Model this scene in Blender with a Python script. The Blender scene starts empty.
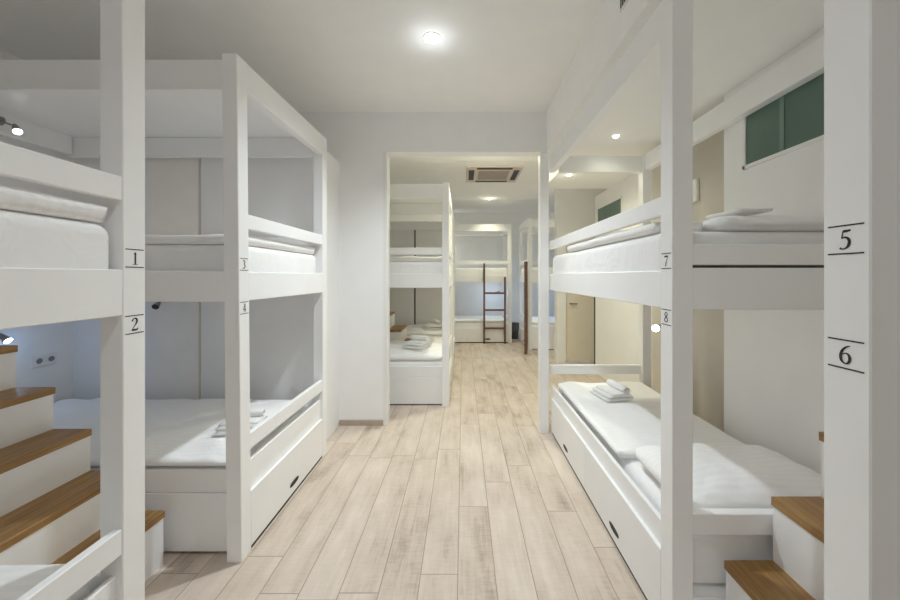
import bpy, bmesh, math, random
from mathutils import Vector, noise, Matrix
random.seed(4)
S = bpy.context.scene
COL = S.collection

# ------------------------------------------------------------------ materials
def new_mat(name):
    m = bpy.data.materials.new(name); m.use_nodes = True
    nt = m.node_tree
    return m, nt, nt.nodes['Principled BSDF']

def plain(name, col, rough=.5, metal=0., var=.02, scale=6., bump=0., bscale=200.):
    m, nt, b = new_mat(name)
    tc = nt.nodes.new('ShaderNodeTexCoord')
    nz = nt.nodes.new('ShaderNodeTexNoise'); nz.inputs['Scale'].default_value = scale
    nz.inputs['Detail'].default_value = 4
    rp = nt.nodes.new('ShaderNodeValToRGB')
    rp.color_ramp.elements[0].position = .3; rp.color_ramp.elements[1].position = .7
    rp.color_ramp.elements[0].color = tuple(max(0, c*(1-var)) for c in col)+(1,)
    rp.color_ramp.elements[1].color = tuple(min(1, c*(1+var)) for c in col)+(1,)
    nt.links.new(tc.outputs['Object'], nz.inputs['Vector'])
    nt.links.new(nz.outputs['Fac'], rp.inputs['Fac'])
    nt.links.new(rp.outputs['Color'], b.inputs['Base Color'])
    b.inputs['Roughness'].default_value = rough; b.inputs['Metallic'].default_value = metal
    if bump:
        n2 = nt.nodes.new('ShaderNodeTexNoise'); n2.inputs['Scale'].default_value = bscale
        bp = nt.nodes.new('ShaderNodeBump'); bp.inputs['Strength'].default_value = bump
        bp.inputs['Distance'].default_value = .002
        nt.links.new(tc.outputs['Object'], n2.inputs['Vector'])
        nt.links.new(n2.outputs['Fac'], bp.inputs['Height'])
        nt.links.new(bp.outputs['Normal'], b.inputs['Normal'])
    return m

def emit(name, col, s):
    m, nt, b = new_mat(name)
    b.inputs['Base Color'].default_value = col+(1,)
    b.inputs['Emission Color'].default_value = col+(1,)
    b.inputs['Emission Strength'].default_value = s
    return m

def cloth(name, col, stripes=False):
    m, nt, b = new_mat(name)
    tc = nt.nodes.new('ShaderNodeTexCoord')
    nz = nt.nodes.new('ShaderNodeTexNoise'); nz.inputs['Scale'].default_value = 5.; nz.inputs['Detail'].default_value = 6
    nz.inputs['Distortion'].default_value = 1.2
    nt.links.new(tc.outputs['Object'], nz.inputs['Vector'])
    bp = nt.nodes.new('ShaderNodeBump'); bp.inputs['Strength'].default_value = .5; bp.inputs['Distance'].default_value = .02
    nt.links.new(nz.outputs['Fac'], bp.inputs['Height'])
    nt.links.new(bp.outputs['Normal'], b.inputs['Normal'])
    b.inputs['Base Color'].default_value = col+(1,)
    if stripes:
        w = nt.nodes.new('ShaderNodeTexWave'); w.inputs['Scale'].default_value = 9.; w.bands_direction = 'Y'
        w.inputs['Distortion'].default_value = .3
        rp = nt.nodes.new('ShaderNodeValToRGB')
        rp.color_ramp.elements[0].position = .4; rp.color_ramp.elements[1].position = .6
        rp.color_ramp.elements[0].color = tuple(c*.97 for c in col)+(1,)
        rp.color_ramp.elements[1].color = col+(1,)
        nt.links.new(tc.outputs['Object'], w.inputs['Vector'])
        nt.links.new(w.outputs['Fac'], rp.inputs['Fac'])
        nt.links.new(rp.outputs['Color'], b.inputs['Base Color'])
    b.inputs['Roughness'].default_value = .85
    b.inputs['Sheen Weight'].default_value = .15
    return m

def wood(name, c0, c1, axis='Y'):
    m, nt, b = new_mat(name)
    tc = nt.nodes.new('ShaderNodeTexCoord')
    mp = nt.nodes.new('ShaderNodeMapping')
    mp.inputs['Scale'].default_value = (30, 2, 30) if axis == 'Y' else (2, 30, 30)
    nz = nt.nodes.new('ShaderNodeTexNoise'); nz.inputs['Scale'].default_value = 1.5
    nz.inputs['Detail'].default_value = 6; nz.inputs['Distortion'].default_value = .6
    rp = nt.nodes.new('ShaderNodeValToRGB')
    rp.color_ramp.elements[0].position = .3; rp.color_ramp.elements[1].position = .72
    rp.color_ramp.elements[0].color = c0+(1,); rp.color_ramp.elements[1].color = c1+(1,)
    nt.links.new(tc.outputs['Object'], mp.inputs['Vector']); nt.links.new(mp.outputs['Vector'], nz.inputs['Vector'])
    nt.links.new(nz.outputs['Fac'], rp.inputs['Fac']); nt.links.new(rp.outputs['Color'], b.inputs['Base Color'])
    b.inputs['Roughness'].default_value = .38
    return m

def floor_mat():
    m, nt, b = new_mat('plank_floor')
    L = nt.links.new
    def math_(op, a, bb=None, c=None):
        n = nt.nodes.new('ShaderNodeMath'); n.operation = op
        for i, v in enumerate((a, bb, c)):
            if v is None: continue
            if isinstance(v, (int, float)): n.inputs[i].default_value = v
            else: L(v, n.inputs[i])
        return n.outputs[0]
    tc = nt.nodes.new('ShaderNodeTexCoord'); sp = nt.nodes.new('ShaderNodeSeparateXYZ')
    L(tc.outputs['Object'], sp.inputs[0])
    W, LEN = .187, 1.25
    xs = math_('DIVIDE', math_('ADD', sp.outputs['X'], 20.035), W)
    row = math_('FLOOR', xs); fx = math_('FRACT', xs)
    wn = nt.nodes.new('ShaderNodeTexWhiteNoise'); wn.noise_dimensions = '1D'; L(row, wn.inputs['W'])
    ys = math_('ADD', math_('DIVIDE', math_('ADD', sp.outputs['Y'], 20.), LEN), math_('MULTIPLY', wn.outputs['Value'], 7.3))
    colm = math_('FLOOR', ys); fy = math_('FRACT', ys)
    cb = nt.nodes.new('ShaderNodeCombineXYZ'); L(row, cb.inputs[0]); L(colm, cb.inputs[1])
    w2 = nt.nodes.new('ShaderNodeTexWhiteNoise'); w2.noise_dimensions = '2D'; L(cb.outputs[0], w2.inputs['Vector'])
    # grain vector: object coords stretched, shifted per plank
    sc = nt.nodes.new('ShaderNodeVectorMath'); sc.operation = 'MULTIPLY'; sc.inputs[1].default_value = (38, 2.6, 1)
    L(tc.outputs['Object'], sc.inputs[0])
    sh = nt.nodes.new('ShaderNodeVectorMath'); sh.operation = 'MULTIPLY'; sh.inputs[1].default_value = (37, 19, 11)
    L(w2.outputs['Color'], sh.inputs[0])
    ad = nt.nodes.new('ShaderNodeVectorMath'); ad.operation = 'ADD'; L(sc.outputs[0], ad.inputs[0]); L(sh.outputs[0], ad.inputs[1])
    g = nt.nodes.new('ShaderNodeTexNoise'); g.inputs['Scale'].default_value = 1.; g.inputs['Detail'].default_value = 8
    g.inputs['Roughness'].default_value = .7; g.inputs['Distortion'].default_value = .8
    L(ad.outputs[0], g.inputs['Vector'])
    # blotches
    sc2 = nt.nodes.new('ShaderNodeVectorMath'); sc2.operation = 'MULTIPLY'; sc2.inputs[1].default_value = (7, 2.4, 1)
    L(tc.outputs['Object'], sc2.inputs[0])
    ad2 = nt.nodes.new('ShaderNodeVectorMath'); ad2.operation = 'ADD'; L(sc2.outputs[0], ad2.inputs[0]); L(sh.outputs[0], ad2.inputs[1])
    bl = nt.nodes.new('ShaderNodeTexNoise'); bl.inputs['Scale'].default_value = 1.; bl.inputs['Detail'].default_value = 3
    L(ad2.outputs[0], bl.inputs['Vector'])
    # cross saw marks
    sc3 = nt.nodes.new('ShaderNodeVectorMath'); sc3.operation = 'MULTIPLY'; sc3.inputs[1].default_value = (14, 75, 1)
    L(tc.outputs['Object'], sc3.inputs[0])
    ad3 = nt.nodes.new('ShaderNodeVectorMath'); ad3.operation = 'ADD'; L(sc3.outputs[0], ad3.inputs[0]); L(sh.outputs[0], ad3.inputs[1])
    cm = nt.nodes.new('ShaderNodeTexNoise'); cm.inputs['Scale'].default_value = 1.; cm.inputs['Detail'].default_value = 4
    L(ad3.outputs[0], cm.inputs['Vector'])
    v = math_('ADD', math_('MULTIPLY', g.outputs['Fac'], .66), math_('MULTIPLY', bl.outputs['Fac'], 1.05))
    v = math_('ADD', v, math_('MULTIPLY', cm.outputs['Fac'], .30))
    v = math_('ADD', v, math_('MULTIPLY', w2.outputs['Value'], .17))
    v = math_('SUBTRACT', v, .58)
    rp = nt.nodes.new('ShaderNodeValToRGB')
    e = rp.color_ramp.elements
    e[0].position = .12; e[0].color = FL0+(1,)
    e[1].position = .80; e[1].color = FL2+(1,)
    k = e.new(.42); k.color = FL1+(1,)
    L(v, rp.inputs['Fac'])
    # joints
    ex = math_('MULTIPLY', math_('MINIMUM', fx, math_('SUBTRACT', 1., fx)), W)
    ey = math_('MULTIPLY', math_('MINIMUM', fy, math_('SUBTRACT', 1., fy)), LEN)
    ed = math_('MINIMUM', ex, ey)
    jt = nt.nodes.new('ShaderNodeMapRange'); jt.inputs['From Min'].default_value = .0008; jt.inputs['From Max'].default_value = .0035
    L(ed, jt.inputs['Value'])
    mx = nt.nodes.new('ShaderNodeMix'); mx.data_type = 'RGBA'
    mx.inputs['A'].default_value = (.33, .26, .20, 1)
    L(jt.outputs['Result'], mx.inputs['Factor']); L(rp.outputs['Color'], mx.inputs['B'])
    L(mx.outputs['Result'], b.inputs['Base Color'])
    bp = nt.nodes.new('ShaderNodeBump'); bp.inputs['Strength'].default_value = .25; bp.inputs['Distance'].default_value = .003
    L(math_('ADD', math_('MULTIPLY', g.outputs['Fac'], .4), jt.outputs['Result']), bp.inputs['Height'])
    L(bp.outputs['Normal'], b.inputs['Normal'])
    b.inputs['Roughness'].default_value = .48
    return m

FL0, FL1, FL2 = (.34, .27, .215), (.58, .485, .405), (.70, .61, .53)
M = {}
M['paint'] = plain('white_lacquer', (.905, .908, .91), .38, var=.01)
M['wall'] = plain('wall_paint', (.875, .876, .875), .75, var=.012, bump=.05)
M['ceil'] = plain('ceiling_paint', (.925, .922, .915), .85, var=.012)
M['panel'] = plain('beige_panel', (.87, .85, .81), .55, var=.02)
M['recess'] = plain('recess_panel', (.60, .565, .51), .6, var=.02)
M['door'] = plain('beige_door', (.80, .745, .64), .5, var=.02)
M['jamb'] = plain('jamb_paint', (.82, .82, .81), .4, var=.01)
M['sheet'] = cloth('white_sheet', (.89, .89, .89))
M['duvet'] = cloth('white_duvet', (.93, .93, .93), True)
M['towel'] = plain('towel_cotton', (.88, .88, .87), .95, var=.03, scale=60, bump=.6, bscale=350)
M['oak'] = wood('oak_tread', (.23, .12, .035), (.44, .25, .085))
M['walnut'] = wood('ladder_wood', (.10, .045, .025), (.20, .10, .06))
M['skirt'] = plain('skirting_wood', (.46, .38, .31), .5, var=.06, scale=20)
M['black'] = plain('black_vinyl', (.02, .02, .018), .5)
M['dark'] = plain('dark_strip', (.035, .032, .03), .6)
M['steel'] = plain('grey_metal', (.30, .29, .28), .35, .8)
M['plastic'] = plain('white_plastic', (.82, .82, .80), .35)
M['acp'] = plain('cassette_plastic', (.66, .58, .53), .5)
M['acg'] = plain('cassette_grille', (.42, .36, .32), .6)
M['brass'] = plain('brown_metal', (.22, .12, .07), .4, .5)
M['bin'] = plain('dark_grey_plastic', (.10, .09, .085), .5)
M['glow'] = emit('lamp_glow', (1., .97, .93), 22.)
M['glowcool'] = emit('lamp_glow_cool', (.88, .94, 1.), 18.)
M['floor'] = floor_mat()
def glass_mat():
    m, nt, b = new_mat('frosted_green_glass')
    tc = nt.nodes.new('ShaderNodeTexCoord')
    nz = nt.nodes.new('ShaderNodeTexNoise'); nz.inputs['Scale'].default_value = 3.
    rp = nt.nodes.new('ShaderNodeValToRGB')
    rp.color_ramp.elements[0].color = (.075, .135, .11, 1); rp.color_ramp.elements[1].color = (.115, .19, .155, 1)
    nt.links.new(tc.outputs['Object'], nz.inputs['Vector']); nt.links.new(nz.outputs['Fac'], rp.inputs['Fac'])
    nt.links.new(rp.outputs['Color'], b.inputs['Base Color'])
    b.inputs['Roughness'].default_value = .3
    return m
M['glass'] = glass_mat()

# ------------------------------------------------------------------ mesh helpers
def bm_new(): return bmesh.new()

def add_box(bm, x0, x1, y0, y1, z0, z1, bev=.003, seg=1):
    x0, x1 = min(x0, x1), max(x0, x1); y0, y1 = min(y0, y1), max(y0, y1); z0, z1 = min(z0, z1), max(z0, z1)
    t = bmesh.new(); bmesh.ops.create_cube(t, size=1)
    for v in t.verts:
        v.co = Vector(((x0+x1)/2+v.co.x*(x1-x0), (y0+y1)/2+v.co.y*(y1-y0), (z0+z1)/2+v.co.z*(z1-z0)))
    bv = min(bev, .45*min(x1-x0, y1-y0, z1-z0))
    if bv > 0: bmesh.ops.bevel(t, geom=t.edges[:], offset=bv, segments=seg, affect='EDGES', profile=.5)
    merge(bm, t); return bm

def merge(bm, t):
    me = bpy.data.meshes.new('tmp'); t.to_mesh(me); t.free(); bm.from_mesh(me); bpy.data.meshes.remove(me)

def add_cone(bm, p0, p1, r0, r1, n=20, caps=True):
    p0, p1 = Vector(p0), Vector(p1); d = p1-p0
    t = bmesh.new()
    bmesh.ops.create_cone(t, cap_ends=caps, segments=n, radius1=r0, radius2=r1, depth=d.length)
    q = Vector((0, 0, 1)).rotation_difference(d.normalized())
    bmesh.ops.transform(t, matrix=Matrix.Translation((p0+p1)/2) @ q.to_matrix().to_4x4(), verts=t.verts)
    merge(bm, t); return bm

def obj(name, bm, mat, parent=None, smooth=False):
    bmesh.ops.recalc_face_normals(bm, faces=bm.faces[:])
    me = bpy.data.meshes.new(name); bm.to_mesh(me); bm.free()
    o = bpy.data.objects.new(name, me); COL.objects.link(o)
    me.materials.append(M[mat] if isinstance(mat, str) else mat)
    if smooth:
        for p in me.polygons: p.use_smooth = True
    if parent: o.parent = parent
    return o

def box(name, x0, x1, y0, y1, z0, z1, mat='paint', parent=None, bev=.003, seg=1):
    return obj(name, add_box(bm_new(), x0, x1, y0, y1, z0, z1, bev, seg), mat, parent)

def tag(o, label, cat, group=None):
    o['label'] = label; o['category'] = cat
    if group: o['group'] = group
    return o

def thing(name, label, cat, loc=(0, 0, 0), rz=0., group=None):
    o = bpy.data.objects.new(name, None); COL.objects.link(o); o.empty_display_size = .1
    o.location = loc; o.rotation_euler = (0, 0, rz)
    return tag(o, label, cat, group)

def struct(name, *boxes, mat='wall', bev=0.):
    bm = bm_new()
    for b in boxes: add_box(bm, *b, bev=bev)
    o = obj(name, bm, mat); o['kind'] = 'structure'; return o

# ------------------------------------------------------------------ soft goods
def fbm(p, k=3):
    return noise.fractal(p, .6, 2.1, k)

def soft(x0, x1, y0, y1, z0, z1, seed=0, edge=.06, wr=.012, ws=3., nx=44, ny=44, out=.006, dip=None, corner=.05):
    """A closed cushion-like slab with rounded edges and wrinkled upper face. dip(x,y)->dz."""
    bm = bm_new()
    off = Vector((seed*7.31, seed*3.17, seed*1.93))
    h = z1-z0; W, D = x1-x0, y1-y0
    def par(i, n):   # denser near the rims
        t = i/n
        return .5-.5*math.cos(math.pi*t) if False else t+ -.10*math.sin(2*math.pi*t)
    top, bot = [], []
    for j in range(ny+1):
        rt, rb = [], []
        for i in range(nx+1):
            u, v = par(i, nx), par(j, ny)
            x, y = u*W, v*D
            # round the plan corners
            cx = max(0, corner-min(x, W-x)); cy = max(0, corner-min(y, D-y))
            if cx > 0 and cy > 0:
                l = math.hypot(cx, cy)
                if l > 0:
                    m = max(cx, cy); s = m/l
                    nxx, nyy = cx*s, cy*s
                    x = nxx and (corner-nxx if x < W/2 else W-corner+nxx) or x
                    y = nyy and (corner-nyy if y < D/2 else D-corner+nyy) or y
            X, Y = x0+x, y0+y
            dx, dy = min(x, W-x), min(y, D-y)
            def rim(d):
                if d >= edge: return 1.
                t = 1-d/edge
                return math.sqrt(max(0, 1-t*t))
            k = rim(dx)*rim(dy)
            n1 = fbm(Vector((X*ws, Y*ws, 0))+off)
            n2 = fbm(Vector((X*ws*.9+Y*ws*1.3, (Y-X)*ws*.35, 2))+off, 2)
            zz = z0+h*(.5+.5*k)+wr*k*(n1*.8+abs(n2)*.9-.25)
            e = out*fbm(Vector((X*6, Y*6, 5))+off)*(1-k)
            zb = z0+h*.5*(1-k)
            if dip:
                q = dip(X, Y); zz += q; zb += q
            rt.append(bm.verts.new((X+e, Y+e, zz)))
            rb.append(None if (i in (0, nx) or j in (0, ny)) else bm.verts.new((X, Y, zb)))
        top.append(rt); bot.append(rb)
    g = lambda j, i: bot[j][i] or top[j][i]
    for j in range(ny):
        for i in range(nx):
            bm.faces.new((top[j][i], top[j][i+1], top[j+1][i+1], top[j+1][i]))
            q = (g(j, i), g(j+1, i), g(j+1, i+1), g(j, i+1))
            if len({id(a) for a in q}) == 4 and not all(bot[a][b] is None for a, b in ((j, i), (j+1, i), (j+1, i+1), (j, i+1))):
                bm.faces.new(q)
    bmesh.ops.remove_doubles(bm, verts=bm.verts[:], dist=1e-5)
    return bm

def mattress(label, x0, x1, y0, y1, z0, z1, group, seed=1):
    bm = add_box(bm_new(), x0, x1, y0, y1, z0, z1, .045, 4)
    o = obj('mattress', bm, 'sheet', None, True)
    return tag(o, label, 'mattress', group)

def duvet(label, x0, x1, y0, y1, z0, z1, seed, group='white duvets on the bunks', **kw):
    o = obj('duvet', soft(x0, x1, y0, y1, z0, z1, seed, **kw), 'duvet', None, True)
    return tag(o, label, 'duvet', group)

def pillow(label, x0, x1, y0, y1, z0, z1, seed, group='white pillows on the bunks', **kw):
    kw.setdefault('edge', .2); kw.setdefault('corner', .09); kw.setdefault('wr', .018); kw.setdefault('ws', 5.)
    o = obj('pillow', soft(x0, x1, y0, y1, z0, z1, seed, **kw), 'duvet', None, True)
    return tag(o, label, 'pillow', group)

def towel(label, loc, rz=0., w=.26, s=1., seed=0, group='folded white towels on the beds'):
    """A towel rolled and folded: strip with a curl, laid on a folded double layer."""
    t = thing('towel', label, 'towel', loc, rz, group)
    def strip(path, th, wid, nm):
        bm = bm_new(); n = len(path); rows = []
        for i, (x, z) in enumerate(path):
            a = path[max(0, i-1)]; b = path[min(n-1, i+1)]
            tx, tz = b[0]-a[0], b[1]-a[1]; l = math.hypot(tx, tz) or 1
            nx_, nz_ = -tz/l, tx/l
            row = []
            for k in range(9):
                v = k/8-.5
                r = th*.5*math.sqrt(max(.05, 1-(2*v)**8))
                wob = .006*fbm(Vector((x*9, v*5, seed+3)))
                row.append((bm.verts.new((x+nx_*r, v*wid+wob, z+nz_*r+wob*.5)), bm.verts.new((x-nx_*r, v*wid+wob, z-nz_*r))))
            rows.append(row)
        for i in range(n-1):
            for k in range(8):
                bm.faces.new((rows[i][k][0], rows[i][k+1][0], rows[i+1][k+1][0], rows[i+1][k][0]))
                bm.faces.new((rows[i][k][1], rows[i+1][k][1], rows[i+1][k+1][1], rows[i][k+1][1]))
            bm.faces.new((rows[i][0][0], rows[i+1][0][0], rows[i+1][0][1], rows[i][0][1]))
            bm.faces.new((rows[i][8][0], rows[i][8][1], rows[i+1][8][1], rows[i+1][8][0]))
        for i in (0, n-1):
            for k in range(8):
                bm.faces.new((rows[i][k][0], rows[i][k][1], rows[i][k+1][1], rows[i][k+1][0]))
        o = obj(nm, bm, 'towel', t, True)
    # folded base: two flat layers joined by a bend
    p = [(-.16, .014), (-.08, .013), (.02, .013), (.10, .013)]
    p += [(.10+.017*math.sin(a), .030-.017*math.cos(a)) for a in [math.pi*k/6 for k in range(1, 6)]]
    p += [(.10, .047), (.02, .048), (-.08, .046), (-.14, .043)]
    strip([(x*s, z*s) for x, z in p], .022*s, w, 'folded_layer')
    # rolled end on top
    q = []
    for k in range(30):
        a = k/29*2*math.pi*1.4; r = .036-.019*k/29
        q.append((.055+r*math.sin(a), .098-r*math.cos(a)))
    q = [(-.10, .064), (-.04, .063), (.02, .062)]+q
    strip([(x*s, z*s) for x, z in q], .014*s, w*.94, 'rolled_layer')
    return t

# ------------------------------------------------------------------ number labels
DIG = {
 '1': [[(.18, .84, .03), (.27, .88, .05), (.34, .97, .07)], [(.34, .97, .11), (.34, .5, .11), (.34, .03, .11)], [(.14, .015, .04), (.54, .015, .04)]],
 '2': [[(.08, .74, .10), (.12, .88, .08), (.26, .98, .07), (.42, .94, .11), (.48, .78, .13), (.42, .58, .11), (.28, .38, .07), (.12, .16, .05), (.06, .05, .05)], [(.05, .06, .12), (.3, .06, .12), (.5, .08, .10), (.56, .22, .03)]],
 '3': [[(.08, .84, .06), (.16, .95, .06), (.30, .97, .08), (.42, .88, .12), (.42, .72, .11), (.32, .60, .06), (.20, .54, .04)], [(.24, .55, .05), (.38, .50, .08), (.48, .34, .13), (.42, .14, .11), (.26, .02, .06), (.12, .03, .07), (.05, .09, .09)]],
 '4': [[(.38, .98, .09), (.24, .64, .045), (.06, .30, .045)], [(.04, .30, .08), (.58, .30, .08)], [(.40, .98, .11), (.40, .5, .11), (.40, .0, .11)]],
 '5': [[(.18, .94, .11), (.34, .94, .11), (.54, .97, .09)], [(.18, .95, .05), (.15, .75, .05), (.12, .56, .05)], [(.12, .57, .05), (.26, .62, .07), (.42, .54, .11), (.48, .34, .13), (.40, .12, .11), (.24, .02, .06), (.10, .03, .07), (.03, .08, .09)]],
 '6': [[(.52, .98, .03), (.32, .88, .07), (.14, .66, .11), (.07, .38, .13), (.12, .14, .11), (.28, .02, .06), (.44, .10, .10), (.50, .30, .13), (.44, .50, .10), (.30, .56, .05), (.16, .48, .05)]],
 '7': [[(.04, .82, .03), (.08, .94, .10)], [(.06, .93, .12), (.3, .93, .12), (.54, .94, .12)], [(.54, .94, .05), (.40, .62, .08), (.26, .3, .11), (.20, .0, .13)]],
 '8': [[(.28, .52, .07), (.12, .66, .10), (.10, .82, .09), (.28, .97, .06), (.46, .84, .09), (.44, .68, .09), (.28, .54, .09), (.10, .36, .10), (.06, .20, .11), (.28, .03, .06), (.50, .18, .11), (.48, .36, .10), (.28, .52, .08)]],
}
def ribbon(bm, pts, fr, depth):
    # smooth by Catmull-Rom
    out = []
    n = len(pts)
    for i in range(n-1):
        p0, p1, p2, p3 = pts[max(0, i-1)], pts[i], pts[i+1], pts[min(n-1, i+2)]
        m = 1 if n == 2 else 6
        for k in range(m):
            t = k/m
            out.append(tuple(.5*((2*p1[c])+(-p0[c]+p2[c])*t+(2*p0[c]-5*p1[c]+4*p2[c]-p3[c])*t*t+(-p0[c]+3*p1[c]-3*p2[c]+p3[c])*t**3) for c in range(3)))
    out.append(pts[-1])
    pr = None
    for i, (x, y, w) in enumerate(out):
        a, b = out[max(0, i-1)], out[min(len(out)-1, i+1)]
        tx, ty = b[0]-a[0], b[1]-a[1]; l = math.hypot(tx, ty) or 1
        nx_, ny_ = -ty/l*w/2, tx/l*w/2
        cur = [bm.verts.new(fr(x+nx_, y+ny_, depth)), bm.verts.new(fr(x-nx_, y-ny_, depth))]
        if pr: bm.faces.new((pr[0], pr[1], cur[1], cur[0]))
        pr = cur

def number_label(ch, parent, s, a_mid, z_mid, face, size=.044, wid=.068):
    """On a post's aisle face. s=-1: bunk whose aisle face looks to +x; s=+1: to -x."""
    rt = 1 if s < 0 else -1
    xf = face+(-s)*.0008
    bm = bm_new()
    def fr(u, v, d): return (xf, a_mid+rt*(u-.29)*size, z_mid+(v-.5)*size)
    for st in DIG[ch]: ribbon(bm, [(u, v, w_*1.2) for u, v, w_ in st], fr, 0)
    for dz in (-.031, .031):
        hw, hh = wid/2, .0016
        q = [bm.verts.new((xf, a_mid+u*hw, z_mid+dz+v*hh)) for u, v in ((-1, -1), (1, -1), (1, 1), (-1, 1))]
        bm.faces.new(q)
    o = obj('number_label', bm, 'black', parent)
    o['label'] = 'black serif number %s between two thin black lines' % ch
    return o

# ------------------------------------------------------------------ bunk bed
P, PD = .085, .079
def bunk(label, loc, rz=0., s=-1, A=1.131, D=2.13, near_guard=False, far_guard=False, canopy=True, n_drawers=1,
         low_guard=True, kind='short', numbers=None, group='white bunk beds', TOP=2.665, proud=False):
    """Local: y along the aisle 0..A, depth runs to s*x. kind 'short': end on the aisle, 'long': side on the aisle."""
    t = thing('bunk_bed', label, 'bunk bed', loc, rz, group)
    def B(nm, a0, a1, d0, d1, z0, z1, mat='paint', parent=t, bev=.003):
        return box(nm, s*d0, s*d1, a0, a1, z0, z1, mat, parent, bev)
    PD = .083 if kind == 'long' else .079
    for a in (0, A-P):
        for d in (0, D-PD):
            if proud and a > 0 and d == 0: B('post', A-.085, A, -.105, -.022, 0, TOP)
            elif d == 0 or kind == 'long': B('post', a, a+P, d, d+PD, 0, TOP)
    e = .0015
    AE = A-.001 if proud else A-P+.002
    # upper beams
    B('top_beam', P-.002, AE, e, .06, TOP-.157, TOP-e)
    B('top_beam', P-.002, A-P+.002, D-.06, D-e, TOP-.157, TOP-e)
    ez0, ez1 = TOP-.173, TOP-.017
    if canopy: B('end_beam', .030, .075, PD-.002, D-(PD-.002)*(kind == 'long'), ez0, ez1)
    B('end_beam', A-.075, A-.030, PD-.002, D-(PD-.002)*(kind == 'long'), ez0, ez1)
    if canopy: B('canopy_panel', .05, A-.05, .065, D-.065, TOP-.015, TOP-.003, bev=.001)
    # upper bunk
    B('side_board', P-.002, AE, e, .013, 1.365, 1.522)
    B('side_board', P-.002, A-P+.002, D-.032, D-e, 1.365, 1.522)
    if kind == 'long':
        B('end_board', .006, .030, PD-.002, D-(PD-.002)*(kind == 'long'), 1.364, 1.533)
        B('gap_shade_strip', .012, .028, PD, D-PD, 1.5335, 1.5435, 'dark', bev=.0005)['label'] = 'dark strip painted as the shaded gap between the two end boards'  # near-black strip stands in for shade in the open gap
        B('end_board', .006, .030, PD-.002, D-(PD-.002)*(kind == 'long'), 1.544, 1.628)
    else:
        B('end_board', .010, .032, PD-.002, D, 1.364, 1.527)
    B('end_board', A-.032, A-.010, PD-.002, D-(PD-.002)*(kind == 'long'), 1.364, 1.527)
    B('bunk_deck', .034, A-.034, .0145, D-.034, 1.385, 1.405, bev=.001)
    B('guard_rail', P-.002, AE, .003, .032, 1.757, 1.838)
    for f, a in ((near_guard, .025), (far_guard, A-.055)):
        if f: B('guard_rail', a, a+.03, PD-.002, D-(PD-.002)*(kind == 'long'), 1.745, 1.826)
    # lower bunk
    if low_guard: B('guard_rail', P-.002, A-P+.002, .003, .032, .552, .640)
    w = (A-2*P)/n_drawers
    top = .322 if kind == 'short' else .334
    for i in range(n_drawers):
        a0, a1 = P+i*w+.0015, P+(i+1)*w-.0015
        dr = B('drawer', a0, a1, .001, .021, .022, top)
        bm = bm_new(); am, n = (a0+a1)/2, 24
        c, vs = None, []
        for ring, (sx, dd) in enumerate(((1., -.0012), (.86, -.003), (.7, -.0006))):
            vs.append([bm.verts.new((s*(.001+dd), am+.062*sx*math.copysign(abs(math.cos(k/n*2*math.pi))**.7, math.cos(k/n*2*math.pi)), .088+.017*sx*math.sin(k/n*2*math.pi))) for k in range(n)])
        for r in range(2):
            for k in range(n):
                bm.faces.new((vs[r][k], vs[r][(k+1) % n], vs[r+1][(k+1) % n], vs[r+1][k]))
        bm.faces.new(vs[2])
        obj('handle', bm, 'black', dr, True)['label'] = 'black oval recessed handle'
    B('plinth', P, A-P, .008, .020, 0, .0205, 'dark', bev=.001)['label'] = 'added plinth painted dark as the shade under the drawers'  # dark colour paints the shadow line between drawers and floor
    mb = .479 if kind == 'short' else .436
    B('mattress_board', P-.002, AE, .022, .044, .200, mb)
    if kind == 'short':
        B('end_panel', .058, .070, PD-.002, D-(PD-.002)*(kind == 'long'), .012, .326)
        B('end_board', .064, .084, PD-.002, D-(PD-.002)*(kind == 'long'), .327, .449)
        B('lower_deck', .086, A-.086, .046, D-.046, .27, .29, bev=.001)
        B('end_panel', A-.070, A-.058, PD-.002, D-(PD-.002)*(kind == 'long'), .012, .470)
    else:
        B('end_rail', .004, .042, PD-.002, D-(PD-.002)*(kind == 'long'), .458, .542)
        B('lower_deck', .020, A-.046, .046, D-.046, .18, .20, bev=.001)
        B('end_panel', .004, .019, PD-.002, D-(PD-.002)*(kind == 'long'), .012, .200)
        B('end_rail', A-.042, A-.004, (.0015 if proud else P-.002), D-P+.002, .552, .640)
        B('end_panel', A-.060, A-.045, PD-.002, D-(PD-.002)*(kind == 'long'), .012, .440)
    if numbers:
        at, up, lo = numbers
        am = P/2 if at == 'near' else A-P/2
        number_label(up, t, s, am, 1.562, 0.)
        number_label(lo, t, s, am, 1.330, 0.)
    return t

def stairs(label, fronts, tops, y0, y1, sgn, xwall, group='oak and white bunk stairs', loc=(0, 0, 0)):
    """fronts: x of each tread's nosing; sgn=-1 rises to -x."""
    t = thing('bunk_stairs', label, 'stairs', (loc[0]+fronts[0], loc[1]+(y0+y1)/2, loc[2]), 0, group)
    ox, oy = fronts[0], (y0+y1)/2
    for i, (f, z) in enumerate(zip(fronts, tops)):
        nx_ = fronts[i+1] if i+1 < len(fronts) else f+sgn*.185
        box('tread', f-ox, nx_+sgn*(.012 if i+1 < len(fronts) else 0)-ox, y0-oy, y1-oy, z-.034, z, 'oak', t, .002)
        zb = 0. if i == 0 else tops[i-1]
        box('riser', f+sgn*.006-ox, nx_+sgn*.006-ox-sgn*.0005, y0+.003-oy, y1-.003-oy, 0. if True else zb, z-.0345, 'paint', t, .001)
    return t

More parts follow.
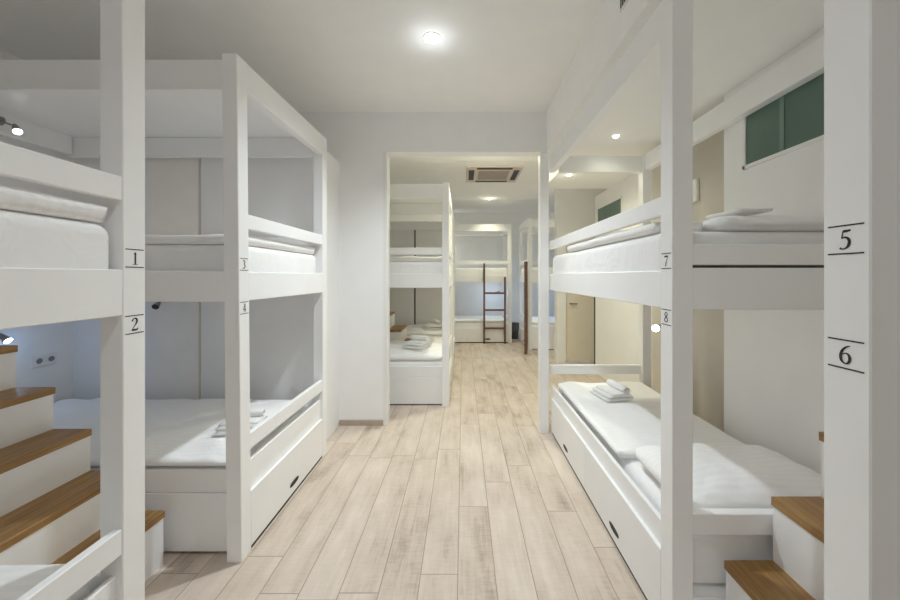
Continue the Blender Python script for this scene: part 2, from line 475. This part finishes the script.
# ------------------------------------------------------------------ setting
CZ = 3.15
struct('floor', (-3.7, 3.5, -2.8, 9.2, -.1, 0.), mat='floor')
struct('ceiling', (-3.7, 3.5, -2.8, 9.2, CZ, CZ+.1), mat='ceil')
struct('ceiling_soffit', (.838, 2.4, -2.6, 3.6, 2.74, CZ), (1.14, 2.4, 3.6, 4.9, 2.74, CZ), mat='ceil')
struct('wall_left', (-3.5, -3.35, -2.7, 3.6, 0, CZ))
struct('wall_rear', (-3.5, 2.4, -2.75, -2.6, 0, CZ))
struct('wall_right', (1.80, 2.4, -2.6, 2.38, 0, 2.74))
struct('wall_right_recess', (2.07, 2.4, 2.38, 5.4, 0, 2.74))
struct('wall_partition', (-3.35, -.775, 3.47, 3.595, 0, CZ), (-.775, .838, 3.47, 3.595, 2.747, CZ))
struct('wall_niche', (-3.35, -2.675, 2.965, 3.47, 0, 2.645), (-2.255, -1.244, 2.965, 3.47, 0, 2.645))
struct('wall_niche_panel', (-2.672, -2.267, 2.950, 3.47, 0, 2.645), mat='panel')
struct('trim_jamb', (-.7745, -.765, 3.462, 3.603, 0, 2.747), (-.80, -.7745, 3.462, 3.4695, 0, 2.747), mat='jamb')
struct('trim_pilaster', (.783, .837, 3.46, 3.597, 0, 2.7465), mat='jamb')
struct('baseboard_partition', (-1.24, -.80, 3.455, 3.4695, 0, .055), mat='skirt')
struct('wall_far', (-2.6, 3.4, 9.0, 9.15, 0, CZ))
struct('wall_far_left', (-2.6, -2.45, 3.595, 9.0, 0, CZ))
struct('wall_far_right', (3.25, 3.4, 5.3, 9.0, 0, CZ))
struct('wall_far_corner', (2.4, 3.4, 5.25, 5.4, 0, CZ))
struct('wall_far_niche', (-2.45, -.965, 6.80, 7.2, 0, 2.645), (-.935, -.245, 6.80, 7.2, 0, 2.645))
struct('wall_doorway', (1.62, 1.775, 5.95, 6.10, 0, 2.68), (2.40, 3.25, 5.95, 6.10, 0, 2.68), (1.62, 3.25, 5.95, 6.10, 2.68, CZ), (1.775, 2.40, 5.95, 6.10, 2.06, 2.68))
struct('trim_3', (2.055, 2.0695, 2.3805, 3.75, 0, 2.7395), mat='recess')
struct('trim_seam_shade', (-.966, -.934, 6.84, 6.86, 0, 2.56), mat='dark')  # dark strip set behind the panel seam to paint its shade
struct('trim_corner_shade', (2.062, 2.1, 5.402, 5.43, .03, 1.75), mat='dark')  # dark strip painted as the shaded gap at the wall corner
d = struct('door_1', (1.78, 2.395, 5.985, 6.03, .03, 2.055), mat='door')
bm = bm_new(); add_cone(bm, (1.86, 5.985, 1.02), (1.86, 5.94, 1.02), .012, .012); add_box(bm, 1.85, 1.97, 5.935, 5.95, 1.01, 1.03)
obj('door_handle', bm, 'steel', d)

# windows: frosted green panes high in the right-hand wall
def window(name, xf, y0, y1, z0, z1, mull):
    bm = bm_new(); f = .022
    for b in ((y0, y0+f, z0, z1), (y1-f, y1, z0, z1), (y0, y1, z0, z0+f), (y0, y1, z1-f, z1)):
        add_box(bm, xf-.012, xf+.05, b[0], b[1], b[2], b[3], .002)
    o = obj(name, bm, 'plastic'); o['kind'] = 'structure'
    bm = bm_new(); add_box(bm, xf-.004, xf-.001, y0+f, y1-f, z0+f, z1-f, 0)
    obj('pane', bm, 'glass', o)
    bm = bm_new(); add_box(bm, xf-.009, xf-.0045, mull-.014, mull+.014, z0+f, z1-f, .001)
    obj('glazing_bar', bm, plain('green_bar', (.16, .25, .21), .4), o)
window('window_1', 1.80, 1.66, 2.21, 2.18, 2.55, 1.94)
window('window_2', 2.07, 4.48, 5.30, 2.12, 2.54, 4.9)

# ------------------------------------------------------------------ bunks of the near room
AX, BX = -1.157, .840
bunk('white bunk bed numbered 1 and 2 at the left edge', (AX, .127, 0), near_guard=True, numbers=('far', '1', '2'))
b34 = bunk('white bunk bed numbered 3 and 4 with one drawer by the opening', (AX, 1.803, 0), far_guard=True, numbers=('near', '3', '4'))
bunk('white bunk bed numbered 7 and 8 with two drawers along the aisle', (BX, 1.383, 0), s=1, A=1.985, D=.955, canopy=False, n_drawers=2, low_guard=False, kind='long', numbers=('near', '7', '8'), proud=True)
t = thing('bunk_end_panel', 'white full-height bunk end panel with a post numbered 5 and 6', 'panel', (BX, .763, 0))
box('post', 0, P, -.052, .0425, 0, 2.735, 'paint', t)
box('panel_board', P+.0005, .955, -P/2+.004, P/2-.03, 0, 2.735, 'paint', t)
number_label('5', t, 1, -.0055, 1.580, 0., .042, .072)
number_label('6', t, 1, -.0055, 1.328, 0., .042, .072)
def out_of_plumb(t, amount, A):
    for c in t.children:
        for v in c.data.vertices:
            v.co.x -= amount*(v.co.z/2.665)*max(0., 1-v.co.y/A)
        c.data.update()
out_of_plumb(b34, .026, 1.131)
# far room
DX = -.160
bunk('white bunk bed just through the opening, on its left', (DX, 3.95, 0), near_guard=True, TOP=2.57)
bunk('white bunk bed beyond the stairs in the far room', (DX, 3.95+1.676, 0), far_guard=True, TOP=2.57)
bunk('white bunk bed across the end of the far room behind the ladder with three rungs', (1.09, 7.72, 0), rz=math.pi/2, s=1, A=1.985, D=.955, canopy=True, n_drawers=2, low_guard=False, kind='long')
bunk('white bunk bed at the far right with the dark ladder leaning on its side', (1.315, 8.09, 0), rz=math.pi, s=-1, A=1.131, D=1.89, near_guard=True)

stairs('oak and white stairs between bunks 2 and 4', [-1.552, -1.742, -1.932, -2.122, -2.318, -2.51], [.28, .49, .705, .922, 1.14, 1.355], 1.263, 1.798, -1, -3.35)
stairs('oak and white stairs between bunks 6 and 8', [1.04, 1.227, 1.417, 1.605], [.368, .622, .880, 1.135], .812, 1.376, 1, 1.8)
stairs('oak and white stairs in the far room seen through its first left bunk', [-.533, -.723, -.913, -1.108, -1.303], [.28, .49, .705, .922, 1.14], 5.087, 5.621, -1, -3.35)

# ------------------------------------------------------------------ bedding
MG = 'white mattresses of the bunks'
LX0 = -3.24
mattress('sheeted white mattress of upper bunk 1 behind its guard rail', LX0, AX-.016, .216, 1.169, 1.408, 1.675, MG)
mattress('sheeted white mattress of lower bunk 2 behind its low rail', LX0, AX-.081, .225, 1.170, .292, .490, MG)
mattress('sheeted white mattress of upper bunk 3 above its board', LX0, AX-.043, 1.892, 2.845, 1.408, 1.675, MG)
mattress('sheeted white mattress of lower bunk 4 above the single drawer', LX0, AX-.081, 1.895, 2.845, .292, .452, MG)
mattress('sheeted white mattress of upper bunk 7 seen from its side', BX+.016, BX+.866, 1.472, 3.325, 1.408, 1.695, MG)
mattress('sheeted white mattress of lower bunk 8 above the two drawers', BX+.088, BX+.866, 1.428, 3.282, .203, .448, MG)
duvet('folded white duvet on upper bunk 1', LX0+.02, AX-.012, .222, 1.165, 1.676, 1.738, 1, edge=.03, wr=.008)
duvet('white duvet on lower bunk 2 above the low rail', LX0+.02, AX-.084, .24, 1.165, .491, .548, 2)
duvet('folded white duvet on upper bunk 3', LX0+.02, AX-.040, 1.896, 2.840, 1.676, 1.732, 3, edge=.028, wr=.008)
duvet('white duvet on lower bunk 4 with a towel on its end', LX0+.02, AX-.088, 1.868, 2.80, .453, .512, 4, wr=.03)
duvet('white duvet rolled along upper bunk 7', BX+.010, BX+.255, 1.54, 2.86, 1.696, 1.748, 5, edge=.032, wr=.008)
duvet('flat white duvet on lower bunk 8 under the rolled towel', BX+.052, BX+.862, 1.965, 3.275, .449, .495, 6, edge=.03, wr=.014)
pillow('plump white pillow on lower bunk 8 beside the oak stairs', BX+.10, BX+.866, 1.440, 1.95, .449, .600, 7)
pillow('flat white pillow on upper bunk 7 beside the post', BX+.262, BX+.862, 1.452, 1.92, 1.696, 1.764, 8, edge=.1)
towel('rolled white towel on lower bunk 8', (1.24, 2.86, .503), math.radians(12), .25, .82)
towel('folded white towel on lower bunk 4', (-1.43, 2.24, .522), math.radians(100), .24, .7, 2)
o = obj('towel', soft(1.20, 1.36, 1.50, 1.72, 1.782, 1.798, 21, edge=.02, wr=.006, nx=16, ny=16, corner=.02, ws=6), 'towel', None, True)
tag(o, 'small flat white towel on the pillow of upper bunk 7', 'towel', 'folded white towels on the beds')
# far-room bedding
mattress('sheeted white mattress of the upper bunk just through the opening', DX-2.08, DX-.016, 4.039, 4.992, 1.408, 1.672, MG)
mattress('sheeted white mattress of the lower bunk just through the opening', DX-2.08, DX-.058, 4.042, 4.992, .292, .500, MG)
mattress('sheeted white mattress of the upper bunk beyond the far-room stairs', DX-2.08, DX-.016, 5.715, 6.668, 1.408, 1.672, MG)
mattress('sheeted white mattress of the lower bunk beyond the far-room stairs', DX-2.08, DX-.058, 5.718, 6.668, .292, .500, MG)
duvet('folded white duvet on the upper bunk just through the opening', DX-2.0, DX-.014, 4.042, 4.985, 1.673, 1.734, 9, edge=.03, wr=.02)
duvet('rumpled white duvet on the lower bunk just through the opening', DX-2.0, DX-.07, 4.030, 4.98, .501, .585, 10, wr=.04)
duvet('white duvet on the lower bunk beyond the far-room stairs', DX-2.0, DX-.07, 5.72, 6.65, .501, .57, 11, wr=.03)
towel('folded white towel on the lower bunk beyond the far-room stairs', (-.52, 6.05, .58), .4, .3, 1.1, 3)
towel('folded white towel on the lower bunk just through the opening', (-.58, 4.42, .60), 1.2, .28, 1., 4)
mattress('sheeted white upper mattress at the end of the far room', -.80, 1.0, 7.737, 8.582, 1.408, 1.69, MG)
mattress('sheeted white lower mattress at the end of the far room', -.80, 1.04, 7.812, 8.582, .203, .448, MG)
duvet('white duvet on the lower bunk at the end of the far room', -.8, .98, 7.80, 8.58, .449, .52, 12)
mattress('sheeted white upper mattress of the far right bunk', 1.331, 3.15, 7.048, 8.0, 1.408, 1.672, MG)
mattress('sheeted white lower mattress of the far right bunk', 1.396, 3.15, 7.055, 7.99, .292, .500, MG)
duvet('white duvet on the lower bunk at the far right', 1.40, 3.12, 7.07, 7.97, .501, .565, 13)

# ------------------------------------------------------------------ ladders
def ladder(label, loc, rz, w, h1, h2, rungs):
    t = thing('bunk_ladder', label, 'ladder', loc, rz, 'dark wooden bunk ladders')
    box('rail', -w/2-.02, -w/2+.02, -.03, .03, 0, h1, 'walnut', t)
    box('rail', w/2-.02, w/2+.02, -.03, .03, 0, h2, 'walnut', t)
    for z in rungs: box('rung', -w/2+.0205, w/2-.0205, -.022, .022, z-.02, z+.02, 'walnut', t)
    return t
ladder('dark wooden ladder with three rungs at the end of the far room', (.70, 7.66, 0), 0, .46, 1.78, 1.48, (.34, .745, 1.12))
ladder('dark wooden ladder seen edge-on at the far right bunk', (1.243, 6.83, 0), math.pi/2-.180, .40, 1.78, 1.78, (.34, .745, 1.12))

# ------------------------------------------------------------------ lights
def light(name, kind, loc, power, col=(1, 1, 1), parent=None, size=.05, aim=None, angle=110, blend=.6):
    l = bpy.data.lights.new(name, kind); l.energy = power; l.color = col
    l.shadow_soft_size = size
    if kind == 'SPOT': l.spot_size = math.radians(angle); l.spot_blend = blend
    o = bpy.data.objects.new(name, l); COL.objects.link(o); o.location = loc
    if aim is not None:
        o.rotation_euler = (Vector(aim)-Vector(loc)).to_track_quat('-Z', 'Y').to_euler()
    if parent:
        o.parent = parent; o.matrix_parent_inverse = parent.matrix_world.inverted() if False else Matrix.Translation(parent.location).inverted()
    return o

def downlight(label, x, y, z, power, col=(.85, .935, 1.), r=.05, angle=126, blend=1., glow='glow', spill=0.):
    t = thing('ceiling_downlight', label, 'ceiling light', (x, y, z), 0, 'round ceiling downlights')
    bm = bm_new(); n = 32
    rs = [(r*1.35, -.0005), (r*1.33, -.006), (r*1.05, -.007), (r, -.003)]
    vs = [[bm.verts.new((a*math.cos(2*math.pi*k/n), a*math.sin(2*math.pi*k/n), zz)) for k in range(n)] for a, zz in rs]
    for i in range(3):
        for k in range(n): bm.faces.new((vs[i][k], vs[i][(k+1) % n], vs[i+1][(k+1) % n], vs[i+1][k]))
    obj('trim_ring', bm, 'plastic', t, True)
    bm = bm_new(); pr = None
    for q in range(6):
        a = q/6*math.pi/2
        cur = [bm.verts.new((r*math.cos(a)*math.cos(2*math.pi*k/n), r*math.cos(a)*math.sin(2*math.pi*k/n), -.0035-.016*math.sin(a))) for k in range(n)]
        if pr:
            for k in range(n): bm.faces.new((pr[k], pr[(k+1) % n], cur[(k+1) % n], cur[k]))
        pr = cur
    bm.faces.new(pr)
    obj('diffuser', bm, glow, t, True)
    light('downlight_lamp', 'SPOT', (x, y, z-.03), power, col, t, r, (x, y, 0), angle, blend)
    if spill: light('diffuser_spill', 'POINT', (x, y, z-.11), spill, col, t, .05)
    return t
K = 1.0
downlight('round downlight in the aisle ceiling, the largest in view', -.215, 2.39, CZ, 240*K, spill=.8)
downlight('round downlight in the aisle ceiling above the viewer', -.215, .25, CZ, 48*K, spill=4)
downlight('unseen downlight added behind the viewer to fill the aisle', -.215, -1.6, CZ, 30*K, spill=4)  # out-of-view lamp added for fill light in the aisle
WARM = (1., .985, .72)
downlight('small round downlight in the lowered ceiling above bunk 7', 1.35, 3.05, 2.74, 5*K, WARM, .024, angle=150)
downlight('small round downlight in the lowered ceiling past bunk 7', 1.30, 4.22, 2.74, 40*K, WARM, .026, angle=170, spill=.35)
downlight('small round downlight behind the ceiling cassette of the far room', .565, 7.33, CZ, 100*K, WARM, .04, angle=100, spill=1.2)
downlight('added fill downlight of the far room, unseen behind the header', .42, 4.35, CZ, 125*K, WARM, .04, angle=150, spill=10)  # unseen lamp added to light the far room
downlight('added unseen downlight over the far right bunk', 2.3, 6.4, CZ, 40*K, WARM, .04)  # another unseen lamp added for far-room light

def reading_lamp(label, base, head, tip, power, col, glow='glowcool', angle=120, lens=.022):
    """base on a wall, arm to the head, cone opening towards tip."""
    t = thing('reading_lamp', label, 'lamp', base, 0, 'small bunk reading lamps')
    B0, H, T = Vector(base), Vector(head)-Vector(base), Vector(tip)-Vector(base)
    n = H.normalized()
    obj('wall_plate', add_cone(bm_new(), (0, 0, 0), H*.12, .03, .03), 'steel', t)
    obj('arm', add_cone(bm_new(), H*.10, H, .006, .006, 10), 'steel', t)
    dd = (T-H).normalized()
    obj('lamp_head', add_cone(bm_new(), H-dd*.012, H+dd*.06, .012, lens+.004, 24), 'steel', t, False)
    obj('lamp_lens', add_cone(bm_new(), H+dd*.0605, H+dd*.064, lens, lens, 24), glow, t)
    light('reading_light', 'POINT' if angle >= 165 else 'SPOT', tuple(Vector(head)+dd*.085), power, col, t, .03, tip, angle, .9)
    return t
COOL = (.62, .80, 1.)
reading_lamp('lit reading lamp high on the wall above bunk 1', (-3.222, 2.40, 2.58), (-3.155, 2.43, 2.555), (-2.6, 2.2, 1.9), 9., (1, .98, .95), angle=120)
reading_lamp('lit reading lamp on the wall above the oak stairs by bunk 4', (-3.35, 2.43, 1.10), (-3.27, 2.44, 1.08), (-2.7, 2.5, .6), 1.1, (.33, .57, 1.), angle=165)
reading_lamp('lit reading lamp on the recessed wall beyond bunk 8', (2.054, 3.56, .98), (1.985, 3.55, .965), (1.4, 2.6, 1.05), .5, (1, .95, .86), lens=.034)
t = reading_lamp('small dark reading lamp under upper bunk 3', (-2.56, 2.95, 1.30), (-2.56, 2.90, 1.27), (-2.5, 2.75, 1.2), 0., (1, 1, 1), glow='dark')
reading_lamp('lit reading lamp inside the far right bunk', (3.25, 7.6, 1.05), (2.6, 7.6, 1.05), (1.5, 7.5, .8), 10., (.40, .62, 1.), angle=165)
reading_lamp('lit reading lamp inside the lower bunk at the end of the far room', (.9, 8.70, 1.1), (.85, 8.55, 1.1), (0, 8.2, .8), 5., COOL, angle=165)

reading_lamp('added fill lamp hidden above the upper bunk at the end of the far room', (-.75, 9.0, 2.05), (-.72, 8.85, 2.05), (.3, 8.5, 1.9), 6., (1, 1, .92), angle=165)  # added lamp, kept out of sight, brightens the end bunk's upper level

# ------------------------------------------------------------------ air conditioner cassette
t = thing('ceiling_cassette', 'beige square air conditioner cassette in the far room ceiling', 'air conditioner', (.481, 5.56, CZ))
h = .43
bm = bm_new(); add_box(bm, -h, h, -h, h, -.028, -.0005, .01)
obj('frame', bm, 'acp', t)
obj('intake_grille', (lambda b: ([add_box(b, -.24, .24, -.24+i*.04, -.24+i*.04+.022, -.034, -.0285, .001) for i in range(12)], b)[1])(bm_new()), 'acg', t)
for (x0, x1, y0, y1) in ((-.27, .27, -.39, -.31), (-.27, .27, .31, .39), (-.39, -.305, -.27, .27), (.305, .39, -.27, .27)):
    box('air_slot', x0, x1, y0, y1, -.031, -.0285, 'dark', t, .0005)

# ------------------------------------------------------------------ small things
t = thing('wall_socket', 'double white wall socket beside the oak stairs above bunk 4', 'socket', (-3.35, 2.755, .83))
box('cover_plate', .0005, .010, -.085, .085, -.045, .045, 'plastic', t, .004)
for y in (-.035, .045):
    obj('socket_insert', add_cone(bm_new(), (.0105, y, 0), (.012, y, 0), .021, .021), 'steel', t)
t = thing('wall_box', 'small white switch box on the recessed wall above bunk 7', 'switch', (2.055, 3.04, 2.25))
box('box_body', -.03, -.0005, -.045, .045, -.10, .10, 'plastic', t, .006)
box('rocker', -.036, -.0305, -.025, .025, -.04, .04, 'plastic', t, .003)
t = thing('wall_vent', 'small dark slotted vent at the top of the soffit', 'vent', (.838, 1.78, 2.945))
box('vent_frame', -.008, -.0005, -.05, .05, -.05, .05, 'plastic', t, .002)
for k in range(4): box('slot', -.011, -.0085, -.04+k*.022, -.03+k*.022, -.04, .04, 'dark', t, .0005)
t = thing('waste_bin', 'dark grey waste bin on the floor beside the end bunk', 'bin', (1.235, 8.3, 0))
obj('bin_body', add_cone(bm_new(), (0, 0, .002), (0, 0, .36), .09, .12, 28), 'bin', t, True)
obj('bin_rim', add_cone(bm_new(), (0, 0, .3605), (0, 0, .375), .125, .125, 28), 'bin', t, True)

# ------------------------------------------------------------------ world, camera, view
w = bpy.data.worlds.new('world'); S.world = w; w.use_nodes = True
w.node_tree.nodes['Background'].inputs['Color'].default_value = (.8, .85, .9, 1)
w.node_tree.nodes['Background'].inputs['Strength'].default_value = .3
cd = bpy.data.cameras.new('camera'); cam = bpy.data.objects.new('camera', cd); COL.objects.link(cam)
F = 345.
cd.sensor_width = 36.; cd.sensor_fit = 'HORIZONTAL'; cd.lens = F/900*36
cd.shift_x = -13/900; cd.shift_y = -24/900
cd.clip_start = .02
cam.location = (0, 0, 1.5); cam.rotation_euler = (math.pi/2, 0, 0)
S.camera = cam
S.view_settings.view_transform = 'Standard'; S.view_settings.look = 'None'
S.view_settings.gamma = 1; S.view_settings.use_curve_mapping = False
S.view_settings.exposure = -.38
S.cycles.max_bounces = 24; S.cycles.diffuse_bounces = 20; S.cycles.glossy_bounces = 4
S.cycles.use_denoising = True
S.cycles.sample_clamp_indirect = 0.
